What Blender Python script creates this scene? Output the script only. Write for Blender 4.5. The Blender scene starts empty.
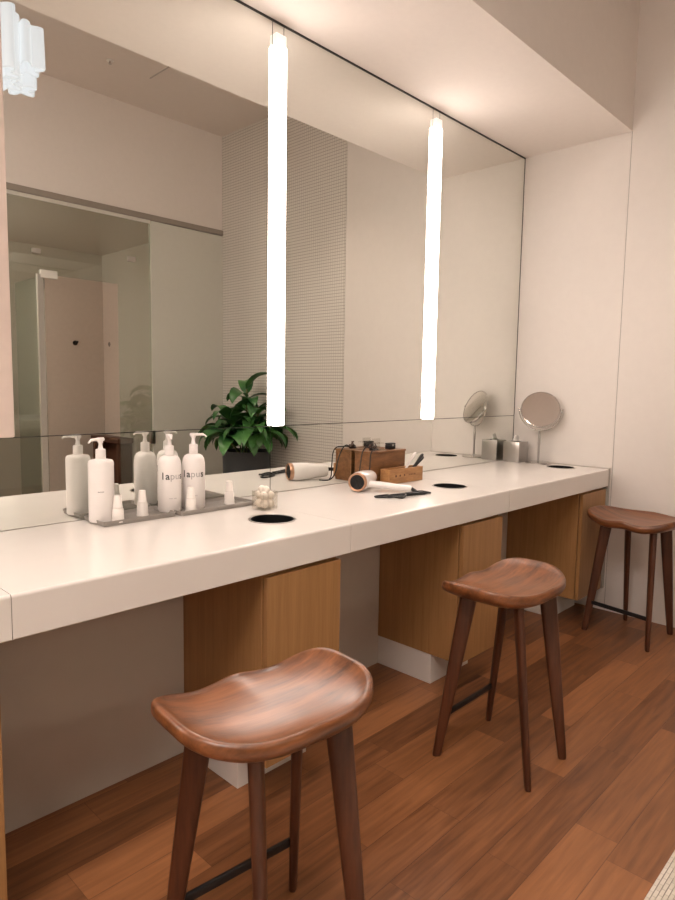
import bpy, bmesh, math, random
from mathutils import Vector, Matrix, noise
PI = math.pi
S = bpy.context.scene
COL = S.collection
random.seed(7)

# ------------------------------------------------------------------ camera
cam_d = bpy.data.cameras.new('camera'); cam = bpy.data.objects.new('camera', cam_d); COL.objects.link(cam)
cam_d.sensor_fit = 'VERTICAL'; cam_d.sensor_height = 24; cam_d.lens = 642.891 * 24 / 900
cam_d.clip_start = .05; cam_d.clip_end = 60
_r, _u, _f = Vector((.69265777, -.72108298, .01626485)), Vector((.06060079, .08065297, .99489831)), Vector((.71871604, .68813839, -.0995631))
_m = Matrix((_r, _u, -_f)).transposed().to_4x4(); _m.translation = (0, -2.18375, 1.38518)
cam.matrix_world = _m
S.camera = cam
# ------------------------------------------------------------------ world, exposure
w = bpy.data.worlds.new('world'); S.world = w; w.use_nodes = True
w.node_tree.nodes['Background'].inputs[0].default_value = (.9, .72, .6, 1)
w.node_tree.nodes['Background'].inputs[1].default_value = .05
S.view_settings.view_transform = 'Standard'; S.view_settings.look = 'None'
S.view_settings.gamma = 1; S.view_settings.use_curve_mapping = False
S.view_settings.exposure = 0.40
S.cycles.use_denoising = True
S.cycles.max_bounces = 14; S.cycles.diffuse_bounces = 6; S.cycles.glossy_bounces = 8; S.cycles.transmission_bounces = 8
S.cycles.transparent_max_bounces = 12
S.cycles.sample_clamp_indirect = 6
LAMP = 15.0            # strength of the vertical lamps on the mirror
PEND = .54            # pendant glass
LAMPC = (1.0, .86, .775)

# ------------------------------------------------------------------ lights of the room
def spot(name, loc, power, ang=1.5, rad=.05, color=(1, .82, .70), blend=.8):
    l = bpy.data.lights.new(name, 'SPOT'); l.energy = power; l.spot_size = ang; l.spot_blend = blend
    l.shadow_soft_size = rad; l.color = color
    o = bpy.data.objects.new(name, l); COL.objects.link(o); o.location = loc
    return o
DOWN = [(0.95, -1.35), (2.3, -1.35), (3.3, -1.5), (.7, -2.1), (-.4, -1.6)]
for (x, y) in DOWN: spot('downlight_beam', (x, y, 3.80), 46, 1.35, .06)
def area(name, loc, sx, sy, power, color, rot=(0, 0, 0)):
    l = bpy.data.lights.new(name, 'AREA'); l.shape = 'RECTANGLE'; l.size = sx; l.size_y = sy; l.energy = power; l.color = color
    o = bpy.data.objects.new(name, l); COL.objects.link(o); o.location = loc; o.rotation_euler = rot
    return o

# ------------------------------------------------------------------ materials
def new_mat(name):
    m = bpy.data.materials.new(name); m.use_nodes = True
    return m, m.node_tree.nodes, m.node_tree.links, m.node_tree.nodes['Principled BSDF']
def plain(name, col, rough=.5, metal=0, bump=0, bscale=200, spec=.5, trans=0, coat=0, var=.03):
    m, n, l, b = new_mat(name)
    b.inputs['Roughness'].default_value = rough; b.inputs['Metallic'].default_value = metal
    b.inputs['Specular IOR Level'].default_value = spec
    b.inputs['Transmission Weight'].default_value = trans; b.inputs['Coat Weight'].default_value = coat
    tc = n.new('ShaderNodeTexCoord'); ns = n.new('ShaderNodeTexNoise'); ns.inputs['Scale'].default_value = bscale * .1
    l.new(tc.outputs['Object'], ns.inputs['Vector'])
    r = n.new('ShaderNodeValToRGB'); r.color_ramp.elements[0].position = .3; r.color_ramp.elements[1].position = .7
    r.color_ramp.elements[0].color = (*[c * (1 - var) for c in col], 1); r.color_ramp.elements[1].color = (*[min(1, c * (1 + var)) for c in col], 1)
    l.new(ns.outputs['Fac'], r.inputs['Fac']); l.new(r.outputs['Color'], b.inputs['Base Color'])
    if bump:
        n2 = n.new('ShaderNodeTexNoise'); n2.inputs['Scale'].default_value = bscale; l.new(tc.outputs['Object'], n2.inputs['Vector'])
        bp = n.new('ShaderNodeBump'); bp.inputs['Strength'].default_value = bump; bp.inputs['Distance'].default_value = .002
        l.new(n2.outputs['Fac'], bp.inputs['Height']); l.new(bp.outputs['Normal'], b.inputs['Normal'])
    return m
def emit(name, col, strength, base=(.8, .8, .8)):
    m, n, l, b = new_mat(name)
    b.inputs['Base Color'].default_value = (*base, 1); b.inputs['Emission Color'].default_value = (*col, 1)
    b.inputs['Emission Strength'].default_value = strength; b.inputs['Roughness'].default_value = .4
    return m
def wood(name, dark, light, stretch, rough=.35, scale=1.0, coat=0, contrast=(.3, .72), bump=.05):
    m, n, l, b = new_mat(name)
    tc = n.new('ShaderNodeTexCoord'); mp = n.new('ShaderNodeMapping'); mp.inputs['Scale'].default_value = stretch
    l.new(tc.outputs['Object'], mp.inputs['Vector'])
    n1 = n.new('ShaderNodeTexNoise'); n1.inputs['Scale'].default_value = 1.0 * scale; n1.inputs['Detail'].default_value = 4; n1.inputs['Distortion'].default_value = .6
    n2 = n.new('ShaderNodeTexNoise'); n2.inputs['Scale'].default_value = 5.0 * scale; n2.inputs['Detail'].default_value = 6
    l.new(mp.outputs['Vector'], n1.inputs['Vector']); l.new(mp.outputs['Vector'], n2.inputs['Vector'])
    mx = n.new('ShaderNodeMath'); mx.operation = 'MULTIPLY_ADD'; mx.inputs[1].default_value = .35
    sc = n.new('ShaderNodeMath'); sc.operation = 'MULTIPLY'; sc.inputs[1].default_value = .65
    l.new(n1.outputs['Fac'], sc.inputs[0]); l.new(n2.outputs['Fac'], mx.inputs[0]); l.new(sc.outputs[0], mx.inputs[2])
    r = n.new('ShaderNodeValToRGB'); r.color_ramp.elements[0].position = contrast[0]; r.color_ramp.elements[1].position = contrast[1]
    r.color_ramp.elements[0].color = (*dark, 1); r.color_ramp.elements[1].color = (*light, 1)
    l.new(mx.outputs[0], r.inputs['Fac']); l.new(r.outputs['Color'], b.inputs['Base Color'])
    b.inputs['Roughness'].default_value = rough; b.inputs['Coat Weight'].default_value = coat; b.inputs['Coat Roughness'].default_value = .25
    bp = n.new('ShaderNodeBump'); bp.inputs['Strength'].default_value = bump; bp.inputs['Distance'].default_value = .001
    l.new(mx.outputs[0], bp.inputs['Height']); l.new(bp.outputs['Normal'], b.inputs['Normal'])
    return m
M = {}
M['wall'] = plain('warm white wall paint', (.78, .72, .675), .85, bump=.05, bscale=300, var=.01)
M['wall_panel'] = plain('satin white wall panel', (.74, .695, .655), .6, var=.01)
M['ceiling'] = plain('ceiling paint', (.70, .63, .58), .9, var=.01)
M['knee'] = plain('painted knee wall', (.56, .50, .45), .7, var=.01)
M['stone'] = plain('white solid surface', (.77, .735, .70), .22, spec=.5, var=.012, bscale=60)
M['grey_trim'] = plain('grey trim', (.42, .39, .35), .5)
M['dark_gap'] = plain('dark mirror edge', (.05, .05, .045), .5)
M['lamp'] = emit('glowing acrylic tube', LAMPC, LAMP)
M['lamp_cap'] = emit('lit end cap acrylic', LAMPC, .55)
M['lamp_off'] = plain('unlit acrylic tube', (.72, .60, .54), .45)
M['white_metal'] = plain('white metal', (.8, .77, .74), .4)
M['steel'] = plain('brushed steel', (.43, .41, .39), .3, metal=1, bump=.05, bscale=120)
M['chrome'] = plain('chrome', (.72, .70, .68), .12, metal=1, var=.01)
M['black'] = plain('black plastic', (.006, .006, .007), .45)
M['bin_black'] = plain('black bin liner', (.01, .01, .01), .3)
M['black_metal'] = plain('black metal bar', (.012, .012, .014), .4)
M['bottle'] = plain('white bottle plastic', (.87, .83, .81), .35, spec=.5, var=.01)
M['cup'] = plain('white paper', (.83, .79, .75), .55, var=.01)
M['ink'] = plain('dark print', (.05, .05, .05), .6)
M['ink_light'] = plain('pale grey print', (.45, .42, .42), .6)
M['tray'] = plain('grey resin tray', (.30, .275, .25), .4)
M['rose'] = plain('rose gold ring', (.50, .30, .20), .3, metal=1)
M['dryer'] = plain('pearl white plastic', (.80, .76, .74), .25, coat=.3, var=.01)
M['petal'] = plain('cotton', (.88, .82, .74), .9)
M['paper'] = plain('tissue paper', (.85, .82, .78), .9)
M['pot'] = plain('charcoal planter', (.032, .037, .042), .45)
M['soil'] = plain('soil', (.03, .02, .014), .95, bump=.8, bscale=60, var=.4)
M['stem'] = plain('stem', (.10, .12, .035), .6)
M['bench'] = plain('dark brown bench', (.10, .04, .022), .5)
M['back_wall'] = plain('plaster wall of the next room', (.62, .55, .49), .85, var=.02)
M['white_glass'] = plain('back-painted pale glass', (.62, .61, .55), .2, spec=.6, var=.01)
M['head_rail'] = plain('bronze head rail', (.30, .26, .225), .45)
M['pale_rail'] = plain('pale aluminium', (.70, .68, .63), .35)
M['pendant'] = emit('milk glass', (.95, .97, 1.0), PEND, (.25, .25, .27))
M['oak'] = wood('oak veneer', (.29, .145, .052), (.42, .225, .09), (38, 38, 1.6), .42, 1.2)
M['crate'] = wood('oiled wooden crate', (.10, .040, .012), (.30, .135, .048), (4, 16, 24), .4, 2)
M['crate_light'] = wood('pale oiled wood', (.26, .115, .038), (.52, .27, .11), (4, 16, 24), .4, 2)
M['walnut'] = wood('walnut seat', (.062, .020, .007), (.29, .105, .038), (2.2, 26, 26), .31, .9, coat=.15, contrast=(.32, .68))
M['walnut_leg'] = wood('walnut leg', (.042, .012, .005), (.125, .040, .016), (26, 26, 2), .42, .9, coat=0)
# mirror glass
m, n, l, b = new_mat('mirror'); M['mirror'] = m
b.inputs['Base Color'].default_value = (.88, .895, .86, 1); b.inputs['Metallic'].default_value = 1; b.inputs['Roughness'].default_value = .0
m, n, l, b = new_mat('clear mirror'); M['mirror_clear'] = m
b.inputs['Base Color'].default_value = (.90, .88, .85, 1); b.inputs['Metallic'].default_value = 1; b.inputs['Roughness'].default_value = .015
# thin clear glass pane, greenish, with its reflection
m, n, l, b = new_mat('clear glass'); M['glass'] = m
n.remove(b); out = n['Material Output']
tr = n.new('ShaderNodeBsdfTransparent'); tr.inputs[0].default_value = (.80, .835, .81, 1)
gl = n.new('ShaderNodeBsdfGlossy'); gl.inputs['Roughness'].default_value = 0.0; gl.inputs['Color'].default_value = (.9, .95, .9, 1)
mx = n.new('ShaderNodeMixShader'); fr = n.new('ShaderNodeValue'); fr.outputs[0].default_value = .10
l.new(fr.outputs[0], mx.inputs[0]); l.new(tr.outputs[0], mx.inputs[1]); l.new(gl.outputs[0], mx.inputs[2]); l.new(mx.outputs[0], out.inputs['Surface'])
m, n, l, b = new_mat('clear acrylic'); M['acrylic'] = m
n.remove(b); out = n['Material Output']
tr = n.new('ShaderNodeBsdfTransparent'); tr.inputs[0].default_value = (.93, .92, .90, 1)
gl = n.new('ShaderNodeBsdfGlossy'); gl.inputs['Roughness'].default_value = 0.03
mx = n.new('ShaderNodeMixShader'); fr = n.new('ShaderNodeValue'); fr.outputs[0].default_value = .05
l.new(fr.outputs[0], mx.inputs[0]); l.new(tr.outputs[0], mx.inputs[1]); l.new(gl.outputs[0], mx.inputs[2]); l.new(mx.outputs[0], out.inputs['Surface'])
# leaves
m, n, l, b = new_mat('glossy leaf'); M['leaf'] = m
tc = n.new('ShaderNodeTexCoord'); ns = n.new('ShaderNodeTexNoise'); ns.inputs['Scale'].default_value = 5
l.new(tc.outputs['Object'], ns.inputs['Vector'])
r = n.new('ShaderNodeValToRGB'); r.color_ramp.elements[0].position = .35; r.color_ramp.elements[1].position = .65
r.color_ramp.elements[0].color = (.018, .085, .022, 1); r.color_ramp.elements[1].color = (.075, .22, .05, 1)
l.new(ns.outputs['Fac'], r.inputs['Fac']); l.new(r.outputs['Color'], b.inputs['Base Color']); b.inputs['Roughness'].default_value = .35
# floor planks along x
PW, PL = .1333, .82
m, n, l, b = new_mat('merbau plank floor'); M['floor'] = m
def math_node(op, a=None, c=None, v2=None):
    q = n.new('ShaderNodeMath'); q.operation = op
    for i, x in enumerate((a, c, v2)):
        if x is None: continue
        if isinstance(x, (int, float)): q.inputs[i].default_value = x
        else: l.new(x, q.inputs[i])
    return q.outputs[0]
tc = n.new('ShaderNodeTexCoord'); sp = n.new('ShaderNodeSeparateXYZ'); l.new(tc.outputs['Object'], sp.inputs[0])
yy = math_node('DIVIDE', math_node('ADD', sp.outputs['Y'], 1.411 + 40 * PW), PW)
row = math_node('FLOOR', yy); fy = math_node('FRACT', yy)
wn = n.new('ShaderNodeTexWhiteNoise'); wn.noise_dimensions = '1D'; l.new(row, wn.inputs['W'])
xx = math_node('ADD', math_node('DIVIDE', sp.outputs['X'], PL), math_node('MULTIPLY', wn.outputs['Value'], 7.0))
col_ = math_node('FLOOR', xx); fx = math_node('FRACT', xx)
cv = n.new('ShaderNodeCombineXYZ'); l.new(row, cv.inputs[0]); l.new(col_, cv.inputs[1])
wn2 = n.new('ShaderNodeTexWhiteNoise'); wn2.noise_dimensions = '2D'; l.new(cv.outputs[0], wn2.inputs['Vector'])
mp = n.new('ShaderNodeMapping'); mp.inputs['Scale'].default_value = (1.6, 22, 1); l.new(tc.outputs['Object'], mp.inputs['Vector'])
va = n.new('ShaderNodeVectorMath'); va.operation = 'ADD'; l.new(mp.outputs[0], va.inputs[0])
cs = n.new('ShaderNodeVectorMath'); cs.operation = 'SCALE'; cs.inputs['Scale'].default_value = 13.0; l.new(wn2.outputs['Color'], cs.inputs[0]); l.new(cs.outputs[0], va.inputs[1])
g1 = n.new('ShaderNodeTexNoise'); g1.inputs['Scale'].default_value = 2.2; g1.inputs['Detail'].default_value = 6; g1.inputs['Distortion'].default_value = .5
l.new(va.outputs[0], g1.inputs['Vector'])
tone = math_node('ADD', math_node('MULTIPLY', g1.outputs['Fac'], .66), math_node('MULTIPLY', wn2.outputs['Value'], .34))
r = n.new('ShaderNodeValToRGB'); e = r.color_ramp.elements; e[0].position = .22; e[1].position = .78
e[0].color = (.088, .031, .011, 1); e[1].color = (.35, .145, .056, 1)
l.new(tone, r.inputs['Fac'])
gy = math_node('LESS_THAN', math_node('MINIMUM', fy, math_node('SUBTRACT', 1.0, fy)), .010)
gx = math_node('LESS_THAN', math_node('MINIMUM', fx, math_node('SUBTRACT', 1.0, fx)), .0011)
gap = math_node('MAXIMUM', gy, gx)
mixc = n.new('ShaderNodeMix'); mixc.data_type = 'RGBA'
l.new(math_node('MULTIPLY', gap, .55), mixc.inputs[0]); l.new(r.outputs['Color'], mixc.inputs[6]); mixc.inputs[7].default_value = (.06, .02, .01, 1)
l.new(mixc.outputs[2], b.inputs['Base Color'])
l.new(math_node('ADD', .34, math_node('MULTIPLY', g1.outputs['Fac'], .18)), b.inputs['Roughness'])
bp = n.new('ShaderNodeBump'); bp.inputs['Strength'].default_value = .25; bp.inputs['Distance'].default_value = .001
l.new(math_node('SUBTRACT', math_node('MULTIPLY', g1.outputs['Fac'], .3), gap), bp.inputs['Height']); l.new(bp.outputs['Normal'], b.inputs['Normal'])
# mosaic tiles on a wall facing x
m, n, l, b = new_mat('small mosaic tiles'); M['mosaic'] = m
tc = n.new('ShaderNodeTexCoord'); sp = n.new('ShaderNodeSeparateXYZ'); l.new(tc.outputs['Object'], sp.inputs[0])
T = .0268
def fr_(o):
    f = math_node('FRACT', math_node('DIVIDE', math_node('ADD', o, 50 * T), T)); return math_node('MINIMUM', f, math_node('SUBTRACT', 1.0, f))
g = math_node('LESS_THAN', math_node('MINIMUM', math_node('MULTIPLY', fr_(sp.outputs['Y']), 1.8), fr_(sp.outputs['Z'])), .085)
mixc = n.new('ShaderNodeMix'); mixc.data_type = 'RGBA'; l.new(g, mixc.inputs[0])
mixc.inputs[6].default_value = (.70, .665, .615, 1); mixc.inputs[7].default_value = (.36, .33, .30, 1)
l.new(mixc.outputs[2], b.inputs['Base Color']); b.inputs['Roughness'].default_value = .4
bp = n.new('ShaderNodeBump'); bp.inputs['Strength'].default_value = .5; bp.inputs['Distance'].default_value = .002
l.new(math_node('SUBTRACT', 1.0, g), bp.inputs['Height']); l.new(bp.outputs['Normal'], b.inputs['Normal'])
# ribbed white rug
m, n, l, b = new_mat('ribbed cream rug'); M['rug'] = m
tc = n.new('ShaderNodeTexCoord'); br = n.new('ShaderNodeTexBrick'); br.inputs['Scale'].default_value = 30
br.inputs['Color1'].default_value = (.70, .64, .56, 1); br.inputs['Color2'].default_value = (.62, .56, .48, 1); br.inputs['Mortar'].default_value = (.38, .33, .28, 1)
br.inputs['Mortar Size'].default_value = .03; br.inputs['Mortar Smooth'].default_value = 1; br.inputs['Brick Width'].default_value = .9; br.inputs['Row Height'].default_value = .35
l.new(tc.outputs['Object'], br.inputs['Vector']); l.new(br.outputs['Color'], b.inputs['Base Color']); b.inputs['Roughness'].default_value = .95
bp = n.new('ShaderNodeBump'); bp.invert = True; bp.inputs['Distance'].default_value = .004; l.new(br.outputs['Fac'], bp.inputs['Height']); l.new(bp.outputs['Normal'], b.inputs['Normal'])

# ------------------------------------------------------------------ helpers
def link(name, me, mat, parent=None, smooth=False):
    o = bpy.data.objects.new(name, me); COL.objects.link(o)
    if mat: me.materials.append(M[mat] if isinstance(mat, str) else mat)
    if smooth:
        for p in me.polygons: p.use_smooth = True
    if parent: o.parent = parent
    return o
def from_bm(name, bm, mat, parent=None, smooth=False, sharp=None):
    bmesh.ops.recalc_face_normals(bm, faces=bm.faces[:])
    me = bpy.data.meshes.new(name); bm.to_mesh(me); bm.free()
    o = link(name, me, mat, parent, smooth)
    if smooth and sharp: me.set_sharp_from_angle(angle=sharp)
    return o
def add_box(bm, a, c, bevel=0, seg=2):
    x0, y0, z0 = a; x1, y1, z1 = c
    vs = [bm.verts.new(p) for p in ((x0, y0, z0), (x1, y0, z0), (x1, y1, z0), (x0, y1, z0), (x0, y0, z1), (x1, y0, z1), (x1, y1, z1), (x0, y1, z1))]
    fs = [bm.faces.new([vs[i] for i in f]) for f in ((3, 2, 1, 0), (4, 5, 6, 7), (0, 1, 5, 4), (1, 2, 6, 5), (2, 3, 7, 6), (3, 0, 4, 7))]
    if bevel:
        es = list({e for f in fs for e in f.edges})
        bmesh.ops.bevel(bm, geom=es, offset=bevel, segments=seg, affect='EDGES', profile=.5)
    return vs
def box(name, a, c, mat, parent=None, bevel=0, seg=2):
    bm = bmesh.new(); add_box(bm, [min(p, q) for p, q in zip(a, c)], [max(p, q) for p, q in zip(a, c)], bevel, seg)
    return from_bm(name, bm, mat, parent, bool(bevel), .6)
def add_lathe(bm, prof, seg=32, mtx=None, cap0=True, cap1=True):
    rings = []
    for (r, z) in prof:
        ring = []
        for i in range(seg):
            a = 2 * PI * i / seg; p = Vector((r * math.cos(a), r * math.sin(a), z))
            ring.append(bm.verts.new(mtx @ p if mtx else p))
        rings.append(ring)
    for A, B in zip(rings, rings[1:]):
        for i in range(seg): bm.faces.new((A[i], A[(i + 1) % seg], B[(i + 1) % seg], B[i]))
    if cap0: bm.faces.new(rings[0][::-1])
    if cap1: bm.faces.new(rings[-1])
def lathe(name, prof, mat, parent=None, seg=32, mtx=None, cap0=True, cap1=True, sharp=.7):
    bm = bmesh.new(); add_lathe(bm, prof, seg, mtx, cap0, cap1); return from_bm(name, bm, mat, parent, True, sharp)
def smooth_path(pts, k=6):
    P = [Vector(p) for p in pts]; out = []
    for i in range(len(P) - 1):
        p0 = P[max(i - 1, 0)]; p1 = P[i]; p2 = P[i + 1]; p3 = P[min(i + 2, len(P) - 1)]
        for j in range(k):
            t = j / k
            out.append(.5 * ((2 * p1) + (-p0 + p2) * t + (2 * p0 - 5 * p1 + 4 * p2 - p3) * t * t + (-p0 + 3 * p1 - 3 * p2 + p3) * t ** 3))
    out.append(P[-1]); return out
def add_tube(bm, pts, rad, seg=10, flat=1.0, up=Vector((0, 0, 1))):
    P = [Vector(p) for p in pts]; R = rad if isinstance(rad, (list, tuple)) else [rad] * len(P)
    rings = []
    for i, p in enumerate(P):
        t = (P[min(i + 1, len(P) - 1)] - P[max(i - 1, 0)]).normalized()
        s = t.cross(up)
        if s.length < .05: s = t.cross(Vector((1, 0, 0)))
        s.normalize(); u = s.cross(t).normalized()
        rings.append([bm.verts.new(p + R[i] * (s * math.cos(2 * PI * k / seg) + u * flat * math.sin(2 * PI * k / seg))) for k in range(seg)])
    for A, B in zip(rings, rings[1:]):
        for k in range(seg): bm.faces.new((A[k], A[(k + 1) % seg], B[(k + 1) % seg], B[k]))
    bm.faces.new(rings[0][::-1]); bm.faces.new(rings[-1])
def tube(name, pts, rad, mat, parent=None, seg=10, flat=1.0):
    bm = bmesh.new(); add_tube(bm, pts, rad, seg, flat); return from_bm(name, bm, mat, parent, True, .9)
def tag(o, label=None, cat=None, group=None, kind=None):
    if label: o['label'] = label
    if cat: o['category'] = cat
    if group: o['group'] = group
    if kind: o['kind'] = kind
    return o
def thing(name, label, cat, loc=(0, 0, 0), rz=0, group=None):
    o = bpy.data.objects.new(name, None); COL.objects.link(o); o.location = loc; o.rotation_euler = (0, 0, rz)
    o.empty_display_size = .05
    return tag(o, label, cat, group)
def struct(name, a, c, mat, label, cat, bevel=0):
    return tag(box(name, a, c, mat, None, bevel), label, cat, kind='structure')
def dup(root, loc=None, rz=None, label=None, group=None):
    r = root.copy(); COL.objects.link(r)
    if loc is not None: r.location = loc
    if rz is not None: r.rotation_euler = (0, 0, rz)
    if label: r['label'] = label
    if group: r['group'] = group
    for ch in list(root.children):
        c = ch.copy(); COL.objects.link(c); c.parent = r
        for g in list(ch.children):
            d = g.copy(); COL.objects.link(d); d.parent = c
    return r

# ------------------------------------------------------------------ room shell
L = 4.031; X0 = -1.7; YR = -3.354; ZT = 2.902; ZC = 3.855; DS = .683; ZJ = 1.2015; H = .90; CD = .671
struct('floor', (X0 - .1, -5.7, -.05), (L + .1, .12, 0), 'floor', 'reddish brown wooden plank floor running the length of the room', 'floor')
struct('ceiling', (X0 - .1, -3.5, ZC), (L + .1, -DS, ZC + .08), 'ceiling', 'high plain ceiling seen in the wall mirror', 'ceiling')
struct('ceiling_soffit', (X0, -DS, ZT), (L, .012, ZC + .08), 'wall', 'lowered white soffit over the whole mirror wall', 'soffit')
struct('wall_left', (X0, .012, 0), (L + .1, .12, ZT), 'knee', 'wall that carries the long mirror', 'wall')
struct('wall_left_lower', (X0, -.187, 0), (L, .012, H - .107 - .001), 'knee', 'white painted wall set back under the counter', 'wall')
struct('wall_front', (L + .004, -3.5, 0), (L + .1, .012, ZC), 'dark_gap', 'backing of the end wall', 'wall')
struct('wall_front_panel', (L, -DS + .003, 0), (L + .004, 0, ZT), 'wall_panel', 'white end wall panel beside the mirror, under the soffit', 'wall panel')
struct('wall_front_panel.001', (L, -1.618, 0), (L + .004, -DS, ZC), 'wall_panel', 'tall white end wall panel behind the farthest stool', 'wall panel')
struct('wall_front_tiles', (L, YR, 0), (L + .004, -1.622, ZC), 'mosaic', 'wall of tiny grey mosaic tiles seen in the mirror', 'tiled wall')
struct('wall_back', (X0 - .1, -5.7, 0), (X0, .012, ZC), 'wall', 'plain wall at the near end of the room', 'wall')
struct('wall_right', (X0, YR - .12, 2.935), (L, YR, ZC), 'wall', 'pinkish white wall above the glass partition, seen in the mirror', 'wall')
# room beyond the glass
struct('wall_right_far', (X0, -5.7, 0), (3.85, -5.6, 2.94), 'back_wall', 'beige wall with hooks in the room beyond the glass', 'wall')
struct('wall_front_far', (3.85, -5.7, 0), (3.95, YR - .01, 2.94), 'back_wall', 'beige side wall of the room beyond the glass', 'wall')
struct('ceiling_far', (X0, -5.7, 2.94), (L, YR - .12, 3.0), 'ceiling', 'ceiling of the room beyond the glass', 'ceiling')
# grey filler between counter end and end wall
struct('trim_1', (4.006, -CD, .144), (L, -.188, H + .004), 'grey_trim', 'narrow grey filler strip where the counter meets the end wall', 'trim')
# ------------------------------------------------------------------ glass partition
gp = thing('glass_partition', 'frameless clear glass partition with an open doorway, seen in the mirror', 'glass partition', (2.5, YR, 0))
def loc_box(name, a, c, mat, parent, bevel=0):
    pl = parent.location
    return box(name, [p - q for p, q in zip(a, pl)], [p - q for p, q in zip(c, pl)], mat, parent, bevel)
loc_box('head_rail', (X0, YR - .07, 2.885), (4.03, YR + .02, 2.934), 'head_rail', gp)
loc_box('glass_channel', (X0, YR - .02, 2.855), (3.214, YR + .004, 2.884), 'pale_rail', gp)
loc_box('transom_pane', (X0, YR - .008, 2.265), (3.214, YR, 2.855), 'glass', gp)
loc_box('side_pane', (2.887, YR - .008, .002), (3.214, YR, 2.263), 'glass', gp)
loc_box('side_pane', (X0, YR - .008, .002), (2.17, YR, 2.263), 'glass', gp)
loc_box('glass_door', (2.232, YR - .64, .02), (2.240, YR - .02, 2.255), 'glass', gp)
loc_box('post', (2.175, YR - .03, .0), (2.222, YR + .01, 2.263), 'grey_trim', gp)
loc_box('hinge', (2.20, YR - .03, 2.235), (2.34, YR + .014, 2.30), 'pale_rail', gp, .004)
loc_box('hinge', (2.225, YR - .08, 2.15), (2.25, YR - .032, 2.234), 'steel', gp, .003)
loc_box('clamp', (2.14, YR - .02, 2.425), (2.21, YR + .012, 2.465), 'grey_trim', gp, .004)
loc_box('clamp', (2.98, YR - .02, 2.48), (3.06, YR + .012, 2.525), 'grey_trim', gp, .004)
loc_box('lock', (3.18, YR - .02, .80), (3.235, YR + .02, .93), 'steel', gp, .004)
tag(box('glass_wall_panel', (3.216, YR - .03, 0), (4.029, YR + .01, 2.88), 'white_glass'), 'opaque pale wall panel between the glass partition and the mosaic tiles', 'wall panel')
for i, (x, y, s) in enumerate(((3.486, -5.6, 0), (3.85, -5.45, 1))):
    hk = thing('coat_hook', ['dark coat hook on the beige wall beyond the glass, left of the pair', 'dark coat hook near the beige corner, right of the pair'][i], 'coat hook', (x, y, 1.85), 0 if not s else -PI / 2, 'coat hooks beyond the glass')
    lathe('rose', [(.03, 0), (.03, .008), (.012, .012)], 'black', hk, 16, Matrix.Rotation(-PI / 2, 4, 'X'))
    tube('peg', smooth_path([(0, .01, 0), (0, .045, -.003), (0, .075, .015)], 4), .011, 'black', hk, 8)
bn = thing('bench', 'dark brown bench in the corner of the room beyond the glass', 'bench', (3.745, -5.2, 0))
box('seat', (-.10, -.38, .66), (.10, .32, .72), 'bench', bn, .006)
for yy_ in (-.33, .27): box('leg', (-.08, yy_ - .03, 0), (.09, yy_ + .03, .659), 'bench', bn, .004)
box('back_panel', (.06, -.29, .02), (.08, .23, .655), 'bench', bn)

# ------------------------------------------------------------------ mirrors
LAMPS = [(-.441, True), (.703, False), (1.847, True), (2.991, True)]; LW = .063
G = .0016
def mirror(x0, x1, z0, z1, label):
    t = thing('wall_mirror', label, 'mirror', (x0, 0, z0), 0, 'mirror panels over the counter')
    box('glass', (G, 0, G), (x1 - x0 - G, .005, z1 - z0 - G), 'mirror', t)
    box('backing', (0, .0052, 0), (x1 - x0, .0115, z1 - z0), 'dark_gap', t)
xe = [X0 + .1] + [v for x, _ in LAMPS for v in (x, x + LW)] + [L - .004]
labs = ['tall mirror panel left of the unlit lamp, outside the lit pair', 'narrow mirror strip behind the leftmost lamp', 'wide mirror panel that shows the glass partition and hanging lamp', 'narrow mirror strip behind the unlit lamp at the left edge',
        'wide mirror panel between the unlit lamp and the taller lit lamp', 'narrow mirror strip behind the nearer lit lamp', 'wide mirror panel between the two lit lamps, showing the mosaic wall', 'narrow mirror strip behind the farther lit lamp', 'last tall mirror panel beside the end wall']
labs[0] = 'tall mirror panel at the near end of the wall'; labs[2] = 'tall mirror panel just before the unlit lamp'
for i in range(len(xe) - 1): mirror(xe[i], xe[i + 1], ZJ, ZT - .008, labs[i] if i != 4 else 'wide mirror panel showing the glass partition, left of the nearer lit lamp')
mirror(X0 + .1, 1.8485, H + .0005, ZJ, 'low mirror strip standing on the counter behind the soap bottles')
mirror(1.8485, L - .004, H + .0005, ZJ, 'low mirror strip standing on the counter behind the wooden crates')
struct('trim_2', (X0, -.003, ZT - .008), (L, .0115, ZT - .0005), 'dark_gap', 'thin dark channel along the top edge of the mirror', 'trim')
struct('trim_3', (L - .004, -.002, H + .001), (L - .0003, .0115, ZT - .008), 'dark_gap', 'thin dark edge where the mirror meets the end wall', 'trim')
# ------------------------------------------------------------------ lamps on the mirror
def mirror_lamp(x, lit, label):
    t = thing('mirror_lamp', label, 'lamp', (x + LW / 2, 0, ZJ + .002), 0, 'vertical lamps on the mirror')
    hgt = 2.843 - ZJ
    bm = bmesh.new(); add_box(bm, (-LW / 2, -.0245, 0), (LW / 2, -.0012, hgt - .045), .006, 3)
    from_bm('tube', bm, 'lamp' if lit else 'lamp_off', t, True, .6)
    bm = bmesh.new(); add_box(bm, (-.028, -.022, hgt - .0445), (.028, -.001, hgt), .003, 2)
    if lit: add_box(bm, (-.008, -.0235, hgt - .03), (-.003, -.0215, hgt - .025))
    from_bm('end_cap', bm, 'lamp_cap' if lit else 'white_metal', t, True, .6)
for (x, lit), lb in zip(LAMPS, ['lit vertical lamp beyond the left edge of the mirror', 'unlit pinkish vertical lamp at the left edge of the photo', 'lit white vertical lamp nearer the camera, above the potted plant reflection', 'lit white vertical lamp farther away, near the end wall']): mirror_lamp(x, lit, lb)

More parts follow.
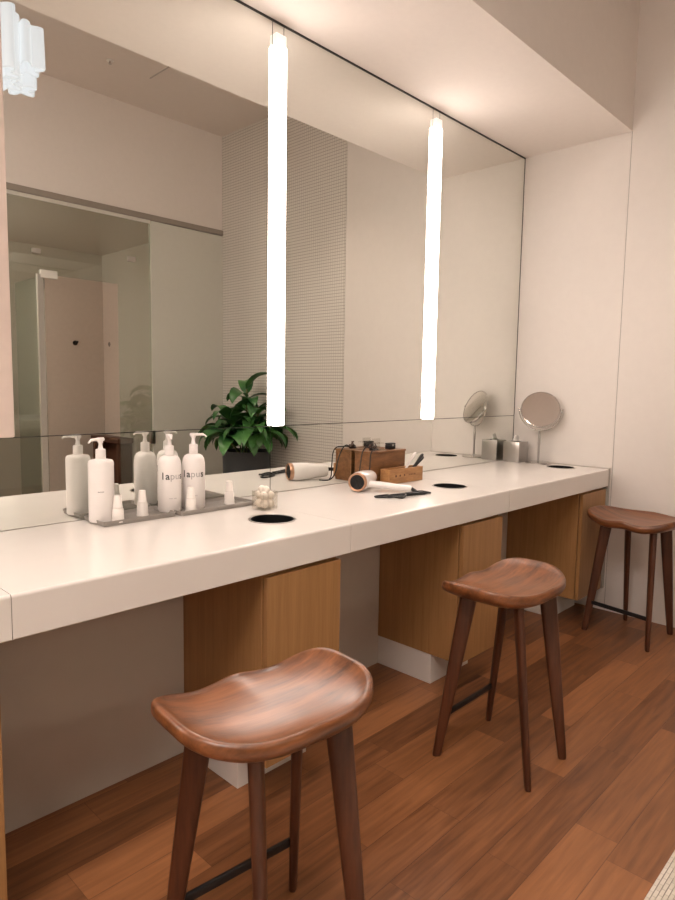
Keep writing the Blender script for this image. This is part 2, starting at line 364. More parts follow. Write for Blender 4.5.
# ------------------------------------------------------------------ counter
BINS = [(.36, -.42), (1.497, -.428), (2.66, -.41), (3.86, -.43)]
def cut_holes(o, holes, r):
    for (hx, hy) in holes:
        bm = bmesh.new(); add_lathe(bm, [(r, H - .09), (r, H + .05)], 48); c = from_bm('cut', bm, None)
        md = o.modifiers.new('b', 'BOOLEAN'); md.operation = 'DIFFERENCE'; md.object = c; md.solver = 'EXACT'
        c.location = (hx, hy, 0)
        bpy.context.view_layer.update()
        me = bpy.data.meshes.new_from_object(o.evaluated_get(bpy.context.evaluated_depsgraph_get()))
        o.modifiers.clear(); o.data = me; bpy.data.objects.remove(c)
seams = [X0 + .05, .516, 1.656, 2.782, 4.0055]
clabs = ['white counter section at the left edge of the photo', 'white counter section carrying the soap bottles and trays', 'white counter section carrying the hair dryer and wooden crates', 'white counter section at the end wall with the steel box']
for i in range(4):
    bm = bmesh.new(); add_box(bm, (seams[i] + .001, -CD, H - .107), (seams[i + 1] - .001, -.0005, H))
    es = [e for e in bm.edges if all(abs(v.co.y + CD) < 1e-5 and abs(v.co.z - H) < 1e-5 for v in e.verts)]
    bmesh.ops.bevel(bm, geom=es, offset=.008, segments=4, affect='EDGES', profile=.5)
    es = [e for e in bm.edges if all(abs(v.co.y + CD) < 1e-5 and abs(v.co.z - H + .107) < 1e-5 for v in e.verts)]
    bmesh.ops.bevel(bm, geom=es, offset=.003, segments=2, affect='EDGES', profile=.5)
    o = from_bm('countertop', bm, 'stone', None, True, .5)
    cut_holes(o, [b_ for b_ in BINS if seams[i] < b_[0] < seams[i + 1]], .0865)
    for p in o.data.polygons: p.use_smooth = False
    tag(o, clabs[i], 'countertop', 'sections of the white counter')
blabs = ['round black waste hole before the first counter section', 'round black waste hole in the counter in front of the cotton holder', 'round black waste hole in the counter right of the hair dryer', 'round black waste hole in the counter by the magnifying mirror']
for (bx, by), lb in zip(BINS, blabs):
    t = thing('waste_bin', lb, 'waste bin', (bx, by, H), 0, 'round waste bins let into the counter')
    lathe('rim', [(.086, -.02), (.086, .0012), (.0862, .002), (.0795, .002), (.078, .0), (.078, -.02)], 'steel', t, 48, cap0=False, cap1=False)
    lathe('liner', [(.0775, .0008), (.0775, -.075), (.02, -.08)], 'bin_black', t, 48, cap0=False, cap1=True)
# ------------------------------------------------------------------ cabinets
def cabinet(x0, x1, label):
    t = thing('cabinet', label, 'cabinet', (x0, -.187, 0), 0, 'oak cabinets under the counter')
    w_ = x1 - x0; yb = -.001; yf = -(.665 - .187)
    zt = H - .107 - .001
    bm = bmesh.new(); add_box(bm, (0, yf + .024, .144), (w_, yb, zt - .0), .0015, 1); from_bm('body', bm, 'oak', t)
    box('door', (.002, yf, .144), (w_, yf + .020, zt - .014), 'oak', t, .0012, 1)
    box('plinth', (.004, -(.5097 - .187), 0.0005), (w_ - .01, yb, .1435), 'wall_panel', t, .001, 1)
    return t
cabinet(.150, .487, 'oak cabinet at the left edge of the photo, under the counter')
cabinet(1.275, 1.6125, 'oak cabinet behind the nearest stool')
cabinet(2.398, 2.7355, 'oak cabinet behind the middle stool')
cabinet(3.656, 3.9935, 'oak cabinet in the far corner behind the farthest stool')

# ------------------------------------------------------------------ stools
def seat_mesh():
    bm = bmesh.new(); N = 96
    a_, bf, bb = .250, .182, .172
    def outline(th):
        c, s = math.cos(th), math.sin(th)
        if s >= 0: n_, b_ = 4.6, bf
        else: n_, b_ = 2.25, bb
        r = (abs(c / a_) ** n_ + abs(s / b_) ** n_) ** (-1 / n_)
        return r * c, r * s
    def topz(x, y, s):
        u = abs(x) / a_
        z = .660 + .047 * u ** 2.8
        if y < 0: z += .030 * (abs(y) / bb) ** 3 * (1 - .35 * u)
        else:
            f = (y / bf) ** 2.5
            z += f * (.010 * math.exp(-(x / .05) ** 2) + .001 - .006 * math.exp(-((abs(x) - .12) / .05) ** 2))
            z += -.006 * u ** 3 * f
        return z
    def thick(x, y):
        u = min(1, math.hypot(x / a_, y / (bf if y > 0 else bb)))
        return .022 + .040 * (1 - u ** 2) ** .8 if u < 1 else .022
    prof = [(.12, 't', 0), (.3, 't', 0), (.5, 't', 0), (.68, 't', 0), (.80, 't', 0), (.875, 't', 0), (.92, 't', .0015), (.955, 't', .0025), (.982, 't', -.0015), (.997, 't', -.009),
            (1.0, 'm', 0), (.992, 'b', .007), (.965, 'b', -.001), (.90, 'b', -.008), (.78, 'b', -.014), (.6, 'b', -.02), (.4, 'b', -.022), (.18, 'b', -.023)]
    rings = []
    for (s, k, dz) in prof:
        ring = []
        for i in range(N):
            x, y = outline(2 * PI * i / N); 
            px, py = x * s, y * s
            ex = topz(x * .95, y * .95, 1)
            if k == 't': z = topz(px, py, s) + dz
            elif k == 'm': z = ex - .019
            else:
                z = ex - .032 + dz
                lo = .600 - 0.0
                t_ = max(0, min(1, (1 - s) / .45)); t_ = t_ * t_ * (3 - 2 * t_)
                z = z * (1 - t_) + (.620) * t_ if s < .97 else z
            ring.append(bm.verts.new((px, py, z)))
        rings.append(ring)
    for A, B in zip(rings, rings[1:]):
        for i in range(N): bm.faces.new((A[i], A[(i + 1) % N], B[(i + 1) % N], B[i]))
    c0 = bm.verts.new((0, 0, topz(0, 0, 0))); c1 = bm.verts.new((0, 0, .619))
    for i in range(N):
        bm.faces.new((rings[0][(i + 1) % N], rings[0][i], c0)); bm.faces.new((rings[-1][i], rings[-1][(i + 1) % N], c1))
    return bm
LEGS = [(-.187, .175, -.135, .088), (.187, .175, .135, .088), (-.135, -.172, -.110, -.092), (.135, -.172, .110, -.092)]
def leg_bm(fx, fy, tx, ty):
    bm = bmesh.new(); rad = Vector((fx, fy, 0)).normalized(); rad = Vector((math.copysign(.7071, fx), math.copysign(.7071, fy), 0)); tan = Vector((-rad.y, rad.x, 0))
    rings = []
    K = 12
    for j, t in enumerate((0, .01, .25, .5, .75, 1)):
        z = .644 * t; c = Vector((fx + (tx - fx) * t, fy + (ty - fy) * t, z))
        a = .0155 + (.032 - .0155) * t ** .85; b_ = .0105 + (.0150 - .0105) * t ** .7
        if j == 0: a *= .9; b_ *= .9
        ring = []
        for k in range(16):
            th = 2 * PI * k / 16; n_ = 3.2; cc, ss = math.cos(th), math.sin(th)
            r = (abs(cc) ** n_ + abs(ss) ** n_) ** (-1 / n_)
            ring.append(bm.verts.new(c + rad * (a * r * cc) + tan * (b_ * r * ss)))
        rings.append(ring)
    for A, B in zip(rings, rings[1:]):
        for k in range(16): bm.faces.new((A[k], A[(k + 1) % 16], B[(k + 1) % 16], B[k]))
    bm.faces.new(rings[0][::-1]); bm.faces.new(rings[-1])
    return bm
st = thing('bar_stool', 'walnut saddle stool nearest the camera, its seat catching the light', 'stool', (.914, -1.124, 0), math.radians(-6), 'three walnut stools along the counter')
from_bm('seat', seat_mesh(), 'walnut', st, True)
for lg in LEGS: from_bm('leg', leg_bm(*lg), 'walnut_leg', st, True, .8)
zb = .165; tt = zb / .644
fx_, fy_ = -.187 + (.187 - .135) * tt, .175 + (.088 - .175) * tt
box('footrest', (fx_ + .008, fy_ - .006, zb - .011), (-fx_ - .008, fy_ + .006, zb + .011), 'black_metal', st, .003)
dup(st, (2.125, -1.047, 0), 0, 'walnut saddle stool in the middle of the row')
dup(st, (3.755, -.945, 0), math.radians(80), 'walnut saddle stool at the end wall, turned sideways')

# ------------------------------------------------------------------ rug
bm = bmesh.new(); add_box(bm, (-1.2, -3.15, 0.0005), (3.4, -1.68, .012), .004, 2)
tag(from_bm('rug', bm, 'rug', None, True, .6), 'cream ribbed rug in the bottom right corner of the floor', 'rug')

# ------------------------------------------------------------------ planter
pl = thing('potted_plant', 'leafy green plant in a round charcoal planter by the mosaic wall, seen in the mirror', 'potted plant', (3.735, -2.57, 0))
lathe('planter', [(.20, 0.0), (.205, .004), (.225, .765), (.225, .77), (.213, .77), (.208, .73)], 'pot', pl, 48, cap1=False)
lathe('soil', [(.005, .738), (.1, .736), (.2085, .73)], 'soil', pl, 32, cap1=False)
rnd = random.Random(3)
bm_s = bmesh.new(); bm_l = bmesh.new()
def leaf(bm, base, ang, lift, length, width):
    n_ = 9; d = Vector((math.cos(ang), math.sin(ang), 0)); s = Vector((-d.y, d.x, 0)); p = Vector(base); el = lift
    tw = rnd.uniform(-.5, .5)
    rows = []
    for i in range(n_ + 1):
        t = i / n_
        wd = width * (math.sin(PI * min(1, t ** .8)) ** .75 if 0 < t < 1 else 0) + .0035 * (1 - t)
        dirv = d * math.cos(el) + Vector((0, 0, 1)) * math.sin(el); up = -d * math.sin(el) + Vector((0, 0, 1)) * math.cos(el)
        sv = s * math.cos(tw) + up * math.sin(tw)
        fold = .28
        rows.append([p + sv * -wd + up * wd * fold, p + up * 0, p + sv * wd + up * wd * fold])
        p = p + dirv * (length / n_); el -= (2.3 / n_) * (.5 + t)
    vs = []
    for r_ in rows:
        q = []
        for v in r_:
            v = v.copy(); v.x = min(v.x, 4.018 - 3.735)
            rr = math.hypot(v.x, v.y)
            if v.z < .79 and rr < .24 and rr > 1e-4: v.x *= .24 / rr; v.y *= .24 / rr
            q.append(bm.verts.new(v))
        vs.append(q)
    for A, B in zip(vs, vs[1:]):
        for k in (0, 1): bm.faces.new((A[k], A[k + 1], B[k + 1], B[k]))
stems = [(0, .0, 1.44, .02, 0), (.06, .05, 1.28, 2.0, .10), (-.07, .03, 1.18, 3.6, .14), (.03, -.07, 1.12, 5.0, .12), (-.04, -.05, 1.02, 4.2, .20), (.07, .02, 1.02, .9, .16), (-.03, .08, 1.04, 1.7, .18), (-.09, .04, .98, 2.9, .2)]
for (sx, sy, top, a, lean) in stems:
    tip = Vector((sx + lean * math.cos(a), sy + lean * math.sin(a), top - .10))
    add_tube(bm_s, smooth_path([(sx, sy, .72), (sx * 1.2 + lean * .3 * math.cos(a), sy * 1.2 + lean * .3 * math.sin(a), (.72 + top) / 2 - .05), tip], 5), .008, 8)
    k = 0
    for j in range(12):
        t = j / 12
        pos = Vector((sx + lean * math.cos(a) * (.3 + .7 * t), sy + lean * math.sin(a) * (.3 + .7 * t), .86 + (tip.z - .86) * (.35 + .65 * t)))
        if j == 11: pos = tip
        leaf(bm_l, pos, j * 2.4 + rnd.uniform(-.3, .3) + a, rnd.uniform(.35, .95) * (.5 + .7 * t), rnd.uniform(.28, .40), rnd.uniform(.050, .070))
for j in range(8):   # low drooping leaves over the rim
    a = j * PI / 4 + .3
    leaf(bm_l, (.13 * math.cos(a), .13 * math.sin(a), .90), a, .75, .42, .045)
from_bm('stems', bm_s, 'stem', pl, True)
lf = from_bm('foliage', bm_l, 'leaf', pl, True)

# ------------------------------------------------------------------ hanging lamp
pn = thing('pendant_lamp', 'hanging lamp of rippled white glass shells, top left in the mirror', 'pendant lamp', (1.475, -2.0, ZC))
lathe('canopy', [(.07, -.03), (.07, -.001)], 'white_metal', pn, 32)
tube('cable', [(0, 0, -.03), (0, 0, -.36)], .004, 'white_metal', pn, 8)
def shell(cx, cy, z0, z1, r0, amp, ph, k):
    bm = bmesh.new(); N = 96; rings = []
    for (z, rs) in ((z0, 1.0), (z0 + .01, 1.02), ((z0 + z1) / 2, 1.0), (z1 - .01, .98), (z1, .96)):
        rings.append([bm.verts.new((cx + rs * (r0 + amp * math.cos(k * 2 * PI * i / N + ph)) * math.cos(2 * PI * i / N), cy + rs * (r0 + amp * math.cos(k * 2 * PI * i / N + ph)) * math.sin(2 * PI * i / N), z)) for i in range(N)])
    for A, B in zip(rings, rings[1:]):
        for i in range(N): bm.faces.new((A[i], A[(i + 1) % N], B[(i + 1) % N], B[i]))
    o = from_bm('glass_shell', bm, 'pendant', pn, True)
    md = o.modifiers.new('s', 'SOLIDIFY'); md.thickness = .006
shell(0.0, 0, -.74, -.32, .09, .026, .4, 5)
shell(.115, -.055, -.72, -.39, .085, .026, 1.9, 5)
shell(-.12, -.045, -.69, -.35, .085, .026, .9, 5)
shell(.10, .11, -.66, -.43, .08, .024, 2.9, 5)
shell(-.06, .15, -.74, -.40, .085, .024, .2, 5)

# ------------------------------------------------------------------ ceiling fittings, added fill lights
for i, (x, y) in enumerate(DOWN):
    t = thing('downlight', ['recessed ceiling downlight above the nearest stool', 'recessed ceiling downlight above the middle stool', 'recessed ceiling downlight near the end wall', 'recessed ceiling downlight over the rug', 'recessed ceiling downlight behind the camera'][i], 'downlight', (x, y, ZC), 0, 'recessed downlights in the ceiling')
    lathe('trim_ring', [(.06, -.001), (.06, -.008), (.045, -.008), (.043, -.001)], 'white_metal', t, 32, cap0=False, cap1=False)
    lathe('lens', [(.042, -.003), (.042, -.001)], emit('downlight lens', LAMPC, 3.0), t, 32)
t = thing('ceiling_fill_panel', 'added flat glowing fill panel, out of view over the near end of the room', 'fill light', (-.75, -2.1, ZC), 0)  # added glowing panel, out of view, raises the ambient light of the room
box('frame', (-.68, -.68, -.05), (.68, .68, -.0305), 'white_metal', t, .004); box('housing', (-.6, -.6, -.03), (.6, .6, -.001), 'white_metal', t)
box('diffuser', (-.65, -.65, -.056), (.65, .65, -.0505), emit('fill panel glow', (1.0, .89, .83), 11.0), t)
tag(box('ceiling_slot', (2.886, -2.77, ZC - .004), (2.898, -2.37, ZC - .0005), 'grey_trim'), 'short thin slot vent in the ceiling, seen in the mirror', 'vent')
t = thing('sprinkler_head', 'tiny ceiling sprinkler seen in the mirror', 'sprinkler', (2.53, -2.735, ZC))
lathe('plate', [(.028, -.006), (.028, -.0005)], 'white_metal', t, 20); lathe('nozzle', [(.012, -.03), (.006, -.0065)], 'grey_trim', t, 12)
t = thing('far_fill_globe', 'added glowing fill globe, out of view in the room beyond the glass', 'lamp', (.9, -4.55, 2.94))  # added unseen glowing globe, brightens what shows through the glass
lathe('canopy', [(.05, -.02), (.05, -.001)], 'white_metal', t, 24)
tube('cable', [(0, 0, -.02), (0, 0, -.36)], .004, 'black', t, 8)
bm = bmesh.new(); bmesh.ops.create_uvsphere(bm, u_segments=24, v_segments=16, radius=.15)
for v in bm.verts: v.co.z -= .51
from_bm('globe', bm, emit('fill globe glow', (1, .84, .73), 58.0), t, True)

# ------------------------------------------------------------------ trays
def tray(x0, x1, y0, y1, label):
    t = thing('tray', label, 'tray', ((x0 + x1) / 2, (y0 + y1) / 2, H), 0, 'grey trays for soap bottles')
    a, c = (x1 - x0) / 2, (y1 - y0) / 2
    bm = bmesh.new(); add_box(bm, (-a + .006, -c + .006, .0008), (a - .006, c - .006, .0045), .001, 1)
    th = .005
    def rr(h, k):
        pts = []; r = .014
        for (sx, sy, st_) in ((1, 1, 0), (-1, 1, 1), (-1, -1, 2), (1, -1, 3)):
            for j in range(5):
                an = (st_ + j / 4) * PI / 2
                pts.append((sx * (a - r) + (r - k) * math.cos(an), sy * (c - r) + (r - k) * math.sin(an), h))
        return [bm.verts.new(p) for p in pts]
    rings = [rr(.001, .006), rr(.010, .002), rr(.0175, 0), rr(.0185, .002), rr(.0175, .006), rr(.004, .010), rr(.001, .0065)]
    for A, B in zip(rings, rings[1:]):
        for i in range(20): bm.faces.new((A[i], A[(i + 1) % 20], B[(i + 1) % 20], B[i]))
    from_bm('tray_body', bm, 'tray', t, True, .7)
    bm = bmesh.new(); k = 9
    for i in range(k):
        y = -c + .018 + (2 * c - .036) * i / (k - 1)
        add_box(bm, (-a + .014, y - .0028, .0046), (a - .014, y + .0028, .0078), .001, 1)
    from_bm('ribs', bm, 'tray', t, True, .7)
    return t
tray(.985, 1.268, -.165, -.012, 'grey ribbed tray under the single soap bottle, nearest the left')
tray(1.276, 1.625, -.178, -.022, 'grey ribbed tray under the pair of lettered bottles')

# ------------------------------------------------------------------ bottles
def glyph_mesh(ch, size, bold=0):
    cu = bpy.data.curves.new('t', 'FONT'); cu.body = ch; cu.size = size; cu.resolution_u = 3; cu.offset = bold
    o = bpy.data.objects.new('t', cu); COL.objects.link(o); bpy.context.view_layer.update()
    me = bpy.data.meshes.new_from_object(o.evaluated_get(bpy.context.evaluated_depsgraph_get()))
    bpy.data.objects.remove(o); return me
def wrap_text(parent, name, chars, size, adv, r, z, ang0, mat, skip=()):
    """letters bent round a cylinder of radius r, the word's middle facing ang0"""
    n_ = len(chars)
    for i, ch in enumerate(chars):
        if i in skip: continue
        bm = bmesh.new()
        me = glyph_mesh(ch, size, .0007 if mat == 'ink' else 0); 
        xs = [v.co.x for v in me.vertices]; mid = (min(xs) + max(xs)) / 2
        off = (i - (n_ - 1) / 2) * adv
        b2 = bmesh.new(); b2.from_mesh(me)
        bmesh.ops.triangulate(b2, faces=b2.faces[:])
        mp_ = {}
        for v in b2.verts:
            s_ = v.co.x - mid + off; an = ang0 + s_ / r
            mp_[v] = bm.verts.new((r * math.cos(an), r * math.sin(an), z + v.co.y))
        for f in b2.faces:
            try: bm.faces.new([mp_[v] for v in f.verts])
            except ValueError: pass
        b2.free()
        me = bpy.data.meshes.new(name); bm.to_mesh(me); bm.free()
        link(name, me, mat, parent)
def bottle(x, y, r, hsh, htop, label, round_sh, pump_ang, face_ang, word, square=False):
    t = thing('pump_bottle', label, 'bottle', (x, y, H + .0082), 0, 'white pump bottles on the trays')
    if round_sh: prof = [(r * .9, 0), (r, .006), (r, hsh - .045), (r * .985, hsh - .034), (r * .92, hsh - .018), (r * .78, hsh - .006), (r * .55, hsh), (.018, hsh + .001)]
    else: prof = [(r * .95, 0), (r, .004), (r, hsh - .012), (r * .97, hsh - .005), (r * .88, hsh), (.018, hsh + .004)]
    lathe('body', prof, 'bottle', t, 48)
    zc = hsh + .002
    lathe('collar', [(.0165, zc), (.0172, zc + .003), (.0165, zc + .034), (.014, zc + .036)], 'bottle', t, 28)
    pa = Vector((math.cos(pump_ang), math.sin(pump_ang), 0))
    bm = bmesh.new()
    add_lathe(bm, [(.0095, zc + .0362), (.007, zc + .045), (.0062, htop - .022), (.010, htop - .012), (.013, htop - .006), (.011, htop)], 20)
    p0 = Vector((0, 0, htop - .007))
    add_tube(bm, smooth_path([p0 - pa * .012, p0 + pa * .018 + Vector((0, 0, .001)), p0 + pa * .04, p0 + pa * .052 + Vector((0, 0, -.008))], 5), [.0085] * 6 + [.007] * 5 + [.0045] * 5, 12, .7)
    from_bm('pump', bm, 'bottle', t, True, .8)
    if word:
        wrap_text(t, 'letter', 'lapus', .036, .0182, r + .0004, .124, face_ang, 'ink', (2, 3))
        wrap_text(t, 'letter', 'lapus', .036, .0182, r + .0004, .124, face_ang, 'ink_light', (0, 1, 4))
    bm = bmesh.new()      # tiny illegible print line: small marks
    for i in range(7 if word else 5):
        if word and i == 3: continue
        s_ = (i - 3 if word else i - 2) * .0042; zz = .052 if word else .105
        for (a0, a1) in ((s_, s_ + .003),):
            q = [((r + .0004) * math.cos(face_ang + u / r), (r + .0004) * math.sin(face_ang + u / r), zz + h_) for u, h_ in ((a0, 0), (a1, 0), (a1, .0022), (a0, .0022))]
            bm.faces.new([bm.verts.new(v) for v in q])
    me = bpy.data.meshes.new('fine_print'); bm.to_mesh(me); bm.free(); link('fine_print', me, 'ink_light' if word else 'ink', t)
    return t
fa = math.atan2(-2.10, -1.2)
bottle(1.018, -.088, .0425, .211, .288, 'plain white pump bottle with flat shoulders on the left tray', False, math.atan2(-.35, -1), fa, False)
bottle(1.285, -.088, .0435, .208, .288, 'lettered white pump bottle on the left of the pair, round shoulders', True, math.atan2(-1, -.45), fa + .22, True)
bottle(1.387, -.092, .0435, .208, .288, 'lettered white pump bottle on the right of the pair, spout pointing right', True, math.atan2(-.25, 1), fa - .10, True)
# stacks of paper cups turned upside down
def cups(x, y, label):
    t = thing('paper_cup_stack', label, 'paper cups', (x, y, H + .0082), 0, 'small stacks of upturned paper cups')
    for i, (z0, z1, ra, rb) in enumerate(((0, .048, .0215, .0185), (.0485, .092, .0165, .0125))):
        lathe('cup', [(ra * .95, z0), (ra, z0 + .001), (ra, z0 + .004), (ra * .94, z0 + .005), (rb, z1 - .003), (rb * .9, z1)], 'cup', t, 28)
cups(1.049, -.143, 'leftmost stack of upturned paper cups, against the plain bottle')
cups(1.165, -.100, 'stack of upturned paper cups at the right end of the left tray')
cups(1.335, -.152, 'stack of upturned paper cups in front of the lettered bottles')
cups(1.535, -.120, 'stack of upturned paper cups at the right end of the right tray')
# cotton holder
t = thing('cotton_holder', 'clear square holder full of cotton puffs behind the nearest waste hole', 'cotton holder', (1.60, -.262, H))
s_ = .036
bm = bmesh.new(); add_box(bm, (-s_, -s_, .0008), (s_, s_, .006), .001, 1)
for (a, c) in (((-s_, -s_, .006), (s_, -s_ + .002, .072)), ((-s_, s_ - .002, .006), (s_, s_, .072)), ((-s_, -s_ + .002, .006), (-s_ + .002, s_ - .002, .072)), ((s_ - .002, -s_ + .002, .006), (s_, s_ - .002, .072))): add_box(bm, a, c)
from_bm('acrylic_box', bm, 'acrylic', t)
rc = random.Random(5)
for i in range(11):
    bm = bmesh.new(); bmesh.ops.create_icosphere(bm, subdivisions=3, radius=.0165)
    cx, cy, cz = ((-.016, -.016, .024), (.016, -.015, .024), (-.015, .016, .024), (.016, .016, .024), (0, 0, .041), (-.016, -.014, .056), (.015, -.016, .055), (.014, .015, .058), (-.014, .015, .057), (.002, -.004, .074), (-.008, .006, .078))[i]
    for v in bm.verts:
        v.co *= 1 + .16 * noise.noise(v.co * 90 + Vector((i * 7, 0, 0))); v.co += Vector((cx, cy, cz))
    from_bm('cotton_puff', bm, 'petal', t, True)

# ------------------------------------------------------------------ hair dryer
A = Vector((2.166, -.236, H + .0465)); B = Vector((2.362, -.152, H + .046)); ax = (B - A).normalized()
rot = ax.to_track_quat('Z', 'Y').to_matrix().to_4x4(); ln = (B - A).length
hd = thing('hair_dryer', 'white hair dryer with rose gold ring lying beside the wooden crates', 'hair dryer', A)
lathe('barrel', [(.038, .012), (.0445, .022), (.0455, .05), (.0435, .10), (.038, .15), (.033, ln - .012), (.030, ln - .003), (.024, ln)], 'dryer', hd, 40, rot)
lathe('ring', [(.034, .003), (.0415, 0), (.0438, .004), (.0435, .020), (.0375, .0215)], 'rose', hd, 40, rot, False, False)
bm = bmesh.new(); add_lathe(bm, [(.0345, .0045), (.034, .0105)], 40, rot)
for k in range(1, 6): add_lathe(bm, [(.006 * k + .0012, .0015), (.006 * k + .0012, .0044), (.006 * k - .0012, .0044), (.006 * k - .0012, .0015), (.006 * k + .0012, .0015)], 32, rot, False, False)
from_bm('grille', bm, 'black', hd, True, .6)
hs = Vector((2.235, -.245, H + .034)) - A; he = Vector((2.352, -.405, H + .0185)) - A
pts = smooth_path([hs, hs.lerp(he, .35) + Vector((0, 0, .001)), hs.lerp(he, .7), he], 5)
tube('handle', pts, [.0195 + .0015 * math.sin(i / 15 * PI) - .004 * i / 15 for i in range(16)], 'dryer', hd, 16, .85)
hd2 = (he - hs).normalized()
tube('cord_sleeve', [he + hd2 * .001, he + hd2 * .012 + Vector((0, 0, -.004)), he + hd2 * .03 + Vector((0, 0, -.0105))], [.009, .008, .005], 'black', hd, 10)
ce = he + hd2 * .03 + Vector((0, 0, -.0105)); zc = H + .0048 - A.z
W2 = lambda x, y, dz=0: (x - A.x, y - A.y, zc + dz)
cord = [ce, W2(2.385, -.455), W2(2.37, -.475), W2(2.31, -.462), W2(2.24, -.462, .002), W2(2.17, -.435), W2(2.125, -.40), W2(2.13, -.378), W2(2.18, -.385), W2(2.235, -.42), W2(2.235, -.465, .007), W2(2.19, -.48), W2(2.155, -.445, .007), W2(2.19, -.412, .003), W2(2.26, -.435, .004), W2(2.33, -.478, .006), W2(2.375, -.49, .004), W2(2.40, -.475), W2(2.36, -.455, .008), W2(2.30, -.445, .008), W2(2.25, -.452, .009), W2(2.30, -.475, .006), W2(2.35, -.468, .012)]
tube('cord', smooth_path(cord, 6), .0042, 'black', hd, 8)

# ------------------------------------------------------------------ wooden crates
cr = thing('wooden_crate', 'taller brown wooden crate standing against the mirror', 'crate', (2.53, -.067, H))
bx = .135; by = .056
for (a, c) in (((-bx, -by, .001), (bx, -by + .012, .152)), ((-bx, by - .012, .001), (bx, by, .152))): box('side_board', a, c, 'crate', cr, .0015, 1)
for (a, c) in (((-bx, -by + .0125, .001), (-bx + .012, by - .0125, .152)), ((bx - .012, -by + .0125, .001), (bx, by - .0125, .152))): box('end_board', a, c, 'crate', cr, .0015, 1)
box('lid', (-bx - .004, -by - .004, .1525), (bx + .004, by + .004, .161), 'crate', cr, .0015, 1)
lt = thing('wooden_tray_box', 'low light brown wooden box with small stamped marks in front of the taller crate', 'box', (2.59, -.163, H))
bx = .135; by = .033; hh = .074
for (a, c) in (((-bx, -by, .001), (bx, -by + .009, hh)), ((-bx, by - .009, .001), (bx, by, hh))): box('side_board', a, c, 'crate_light', lt, .0015, 1)
for (a, c) in (((-bx, -by + .0095, .001), (-bx + .009, by - .0095, hh)), ((bx - .009, -by + .0095, .001), (bx, by - .0095, hh))): box('end_board', a, c, 'crate_light', lt, .0015, 1)
box('bottom_board', (-bx + .0095, -by + .0095, .001), (bx - .0095, by - .0095, .008), 'crate_light', lt)
stamp = plain('burnt stamp', (.10, .04, .018), .7)
for i, xx_ in enumerate((-.088, -.055, -.02, .018, .034, .05, .066)):
    bm = bmesh.new(); b_ = .006 if i < 3 else .005
    add_lathe(bm, [(b_, 0), (b_, .0006)], (12, 5, 4, 3, 4, 3, 4)[i], Matrix.Translation((xx_, -by - .0001, .04)) @ Matrix.Rotation(PI / 2, 4, 'X'))
    from_bm('stamped_mark', bm, stamp, lt)
# hair tools leaning in the low box
def brush(x, y, ang, lean, ln_, label, mat, rad):
    t = thing('hair_brush', label, 'brush', (x, y, H + .016), 0, 'hair tools standing in the low wooden box')
    d = Vector((math.cos(ang) * math.sin(lean), math.sin(ang) * math.sin(lean), math.cos(lean)))
    tube('handle', [d * 0, d * ln_ * .25, d * ln_ * .6, d * ln_ * .93, d * ln_], [rad * .7, rad, rad * .8, rad * 1.25, rad * .8], mat, t, 12, .6)
    bm = bmesh.new(); 
    return t
brush(2.596, -.180, .05, .93, .195, 'black flat brush handle leaning out of the low wooden box, upper of the two', 'black', .009)
brush(2.615, -.163, .0, 1.00, .185, 'black comb handle leaning out of the low wooden box, lower of the two', 'black', .008)
brush(2.598, -.144, .05, .84, .185, 'white brush handle leaning behind the black ones', 'dryer', .009)
# things on the lid
zl = H + .1615
t = thing('acrylic_stand', 'small clear acrylic stand on the taller crate', 'stand', (2.535, -.055, zl))
box('foot', (-.03, -.03, .0003), (.03, .03, .004), 'acrylic', t); box('upright', (-.03, .02, .0045), (.03, .0235, .055), 'acrylic', t)
box('ledge', (-.028, -.012, .030), (.028, .0195, .034), 'acrylic', t)
t = thing('hair_clip', 'small bunched brown hair clip on the taller crate', 'hair clip', (2.465, -.07, zl))
bm = bmesh.new()
for i in range(7):
    a = i * .9; add_tube(bm, smooth_path([(-.02 + .006 * i, 0, .005), (-.022 + .006 * i, .016 * math.sin(a), .02), (-.012 + .005 * i, .01 * math.cos(a), .012 + .012 * (i % 3))], 4), .0035, 6)
from_bm('prongs', bm, plain('tortoise plastic', (.07, .035, .025), .3), t, True)
box('hinge', (-.022, -.005, .0005), (.024, .005, .007), 'black', t, .002)
t = thing('cosmetic_case', 'small black boxy case on the taller crate', 'case', (2.60, -.075, zl))
box('base', (-.024, -.017, .0005), (.024, .017, .022), 'black', t, .003); box('lid', (-.024, -.017, .0225), (.024, .017, .032), 'black', t, .003)
box('clasp', (-.006, -.0185, .016), (.006, -.0172, .026), 'steel', t)
t = thing('power_cord', 'black cord looping over the left end of the taller crate', 'cord', (2.40, -.06, H))
cz = .0045
p1 = [(-.115, -.07, cz), (-.075, -.035, cz + .002), (-.048, -.022, .04), (-.035, -.018, .10), (-.015, -.012, .155), (.015, -.01, .180), (.05, -.015, .172), (.075, -.02, .1665), (.10, -.015, .166)]
tube('upper_loop', smooth_path(p1, 6), .0032, 'black', t, 8)
tube('lower_loop', smooth_path([(.075, -.025, .1675), (.04, -.05, .170), (.0, -.062, .166), (-.018, -.068, .14), (-.024, -.07, .08), (-.03, -.068, .02), (-.05, -.060, .006)], 6), .0030, 'black', t, 8)

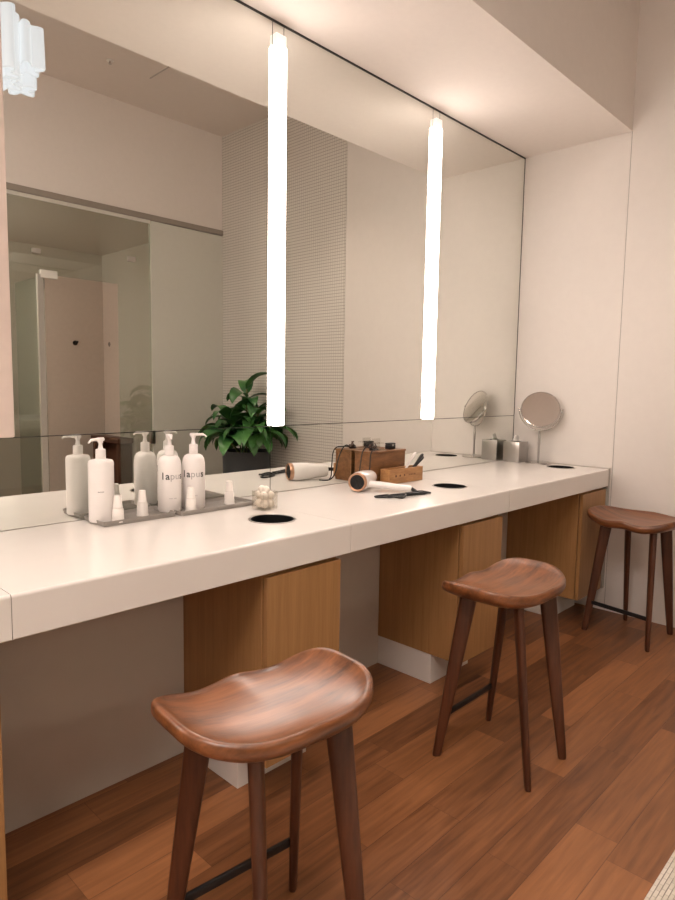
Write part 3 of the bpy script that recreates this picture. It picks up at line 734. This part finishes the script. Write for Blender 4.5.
# ------------------------------------------------------------------ steel box and magnifying mirror
t = thing('tissue_box', 'brushed steel cube tissue box in the corner by the mirror', 'tissue box', (3.918, -.082, H))
bm = bmesh.new(); add_box(bm, (-.062, -.058, .001), (.062, .058, .135), .002, 2); from_bm('box', bm, 'steel', t, True, .5)
bm = bmesh.new(); add_lathe(bm, [(.03, .1352), (.03, .1362)], 24, Matrix.Scale(1.0, 4)); from_bm('slot', bm, 'black', t)
bm = bmesh.new()
N = 14
g = [[bm.verts.new(((i / N - .5) * .06 * (1 - .35 * j / 8), .012 * math.sin(i * 1.1 + j * .5) * (1 - j / 12), .1365 + .042 * j / 8 * (1 - .25 * abs(i / N - .5)))) for j in range(9)] for i in range(N + 1)]
for i in range(N):
    for j in range(8): bm.faces.new((g[i][j], g[i + 1][j], g[i + 1][j + 1], g[i][j + 1]))
o = from_bm('tissue', bm, 'paper', t, True)
mm = thing('magnifying_mirror', 'round swivelling magnifying mirror on a slim steel stand', 'magnifying mirror', (3.925, -.243, H))
lathe('base', [(.080, .0008), (.082, .003), (.082, .009), (.078, .012), (.02, .015), (.012, .018)], 'chrome', mm, 48)
lathe('pole', [(.007, .0185), (.007, .12), (.0085, .125), (.0085, .175), (.007, .18), (.007, .215)], 'steel', mm, 20)
face = Vector((-.80, -.40, .40)).normalized(); side = Vector((0, 0, 1)).cross(face).normalized(); up_ = face.cross(side)
C0 = Vector((0, 0, .352)); R0 = .122
F = Matrix((side, up_, face)).transposed().to_4x4(); F.translation = C0
bm = bmesh.new()
add_tube(bm, [C0 + Vector((side.x, side.y, 0)) * (R0 + .010) * math.cos(a) + Vector((0, 0, 1)) * (R0 + .010) * math.sin(a) for a in [PI + i * PI / 32 for i in range(33)]], .0042, 8)
from_bm('yoke', bm, 'chrome', mm, True)
for sg in (1, -1): lathe('pivot', [(.006, 0), (.007, .003), (.007, .012), (.004, .016)], 'chrome', mm, 14, Matrix.Translation(C0 + side * sg * (R0 + .004)) @ (side * sg).to_track_quat('Z', 'Y').to_matrix().to_4x4())
hdm = lathe('frame', [(R0 - .006, .009), (R0 - .001, .0095), (R0 + .002, .004), (R0 + .002, -.004), (R0 - .001, -.0095), (R0 - .006, -.009)], 'chrome', mm, 64, F, False, False)
lathe('front_glass', [(R0 - .0062, .0075), (R0 - .0062, .0085)], 'mirror_clear', mm, 64, F)
lathe('rear_glass', [(R0 - .0062, -.0085), (R0 - .0062, -.0075)], 'mirror_clear', mm, 64, F)
